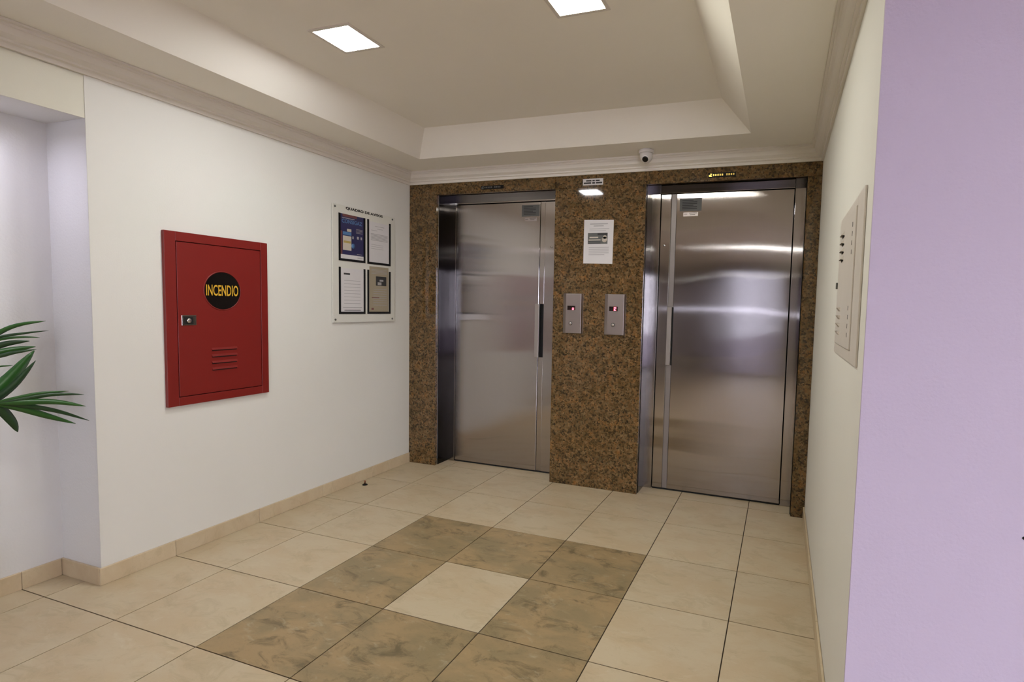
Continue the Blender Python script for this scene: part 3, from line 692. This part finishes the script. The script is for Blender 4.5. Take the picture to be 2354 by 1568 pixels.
def leaflet(pts, w, frond, m_, tilt):
    P = [Vector(p) for p in pts]; n = 12; C = []
    for k in range(n+1):                                  # Catmull-Rom along the given points
        u = k/n*(len(P)-1); i = min(int(u), len(P)-2); t = u-i
        p0, p1, p2, p3 = P[max(i-1,0)], P[i], P[i+1], P[min(i+2,len(P)-1)]
        C.append(.5*((2*p1)+(p2-p0)*t+(2*p0-5*p1+4*p2-p3)*t*t+(3*p1-p0-3*p2+p3)*t**3))
    vs = []
    for k, c in enumerate(C):
        d = (C[min(k+1,n)]-C[max(k-1,0)]).normalized()
        side = d.cross(Vector((1,0,0)))
        side = side.normalized() if side.length > 1e-3 else Vector((0,0,1))
        side = (side*math.cos(tilt)+Vector((1,0,0))*math.sin(tilt)).normalized(); nor = d.cross(side).normalized()
        s = k/n; ww = w*.5*min(1,.35+s*2.4)*max(.06,(1-s**4))
        vs += [c-side*ww+nor*ww*.35, c, c+side*ww+nor*ww*.35]
    fs = []
    for k in range(n):
        for j in range(2): fs.append((k*3+j,k*3+j+1,k*3+j+4,k*3+j+3))
    o = MB().add(vs, fs, 0, True).build('leaflet', m_)
    o.parent = frond
    sm = o.modifiers.new('thickness','SOLIDIFY'); sm.thickness = .0006
    return o
PXM = 3.02/F_PX
def frond(hub, root, leaflets):
    o = MB().tube([root, (Vector(root)+Vector(hub))*.5+Vector((0,0,.035)), hub], [.004,.0032,.0026], 6).build('frond', M_LEAFD)
    o.parent = palm; o.location = -Vector(palm.location)
    for k, (pts, w, tilt) in enumerate(leaflets): leaflet(pts, w, o, M_LEAF if k % 2 == 0 else M_LEAFD, tilt)
def pix_frond(hubpx, root, data, x):
    hub = on_x(hubpx[0], hubpx[1], x); ls = []
    for k, (pts, wpx, dx) in enumerate(data):
        q = [hub]+[on_x(p[0], p[1], x+dx*(i+1)/len(pts)) for i, p in enumerate(pts)]
        ls.append((q, wpx*PXM*1.15, .15*((k % 3)-1)))
    frond(hub, root, ls)
pix_frond((-14,927), tips[3], [([(30,918),(90,905),(158,899)],6,.03),([(40,920),(120,907),(193,907)],7,.04),([(50,924),(130,924),(197,934)],9,.05),
    ([(50,932),(130,945),(205,967)],7,.03),([(40,936),(105,955),(174,974)],10,.01),([(10,946),(32,972),(41,993)],13,-.02)], -.05)
pix_frond((-34,925), tips[0], [([(-5,903),(30,868),(79,806)],24,-.03),([(0,912),(42,877),(82,829)],11,.02),([(-40,860),(-30,830),(-10,790)],16,.0),([(-70,880),(-90,850),(-110,800)],16,.0)], -.09)
pix_frond((-70,815), tips[1], [([(-10,771),(40,748),(105,738)],7,.04),([(-10,778),(50,767),(112,760)],4,.05),([(-10,783),(45,775),(92,776)],4,.03),([(-10,798),(25,789),(68,784)],9,.01),
    ([(-10,811),(35,803),(82,797)],9,.0),([(-10,819),(35,810),(84,803)],6,.02),([(-20,842),(5,842),(30,840)],3,-.02),([(-90,770),(-70,720),(-50,690)],14,.0)], -.06)
def free_frond(hub, root, ang, n=7, ln=.28):
    ls = []; hub = Vector(hub)
    for k in range(n):
        t = ang+(k-(n-1)/2)*.33; d = Vector((.25*random.uniform(-1,1), math.cos(t), math.sin(t))).normalized(); l_ = ln*random.uniform(.8,1.05)
        e = hub+d*l_+Vector((0,0,-.06*abs(math.cos(t)))); e.x = max(e.x, -.235)
        md = hub+d*l_*.5+Vector((0,0,.01)); md.x = max(md.x, -.235)
        ls.append(([hub, md, e], random.uniform(.018,.028), random.uniform(-.3,.3)))
    frond(hub, root, ls)
for hub, ti, ang in (((.02,-3.0,1.28),1,2.4),((-.05,-3.02,.95),2,3.2),((.07,-2.95,1.05),0,2.8),((.0,-2.85,1.38),1,1.7),((.05,-2.93,.70),3,3.5)):
    free_frond(hub, tips[ti], ang)
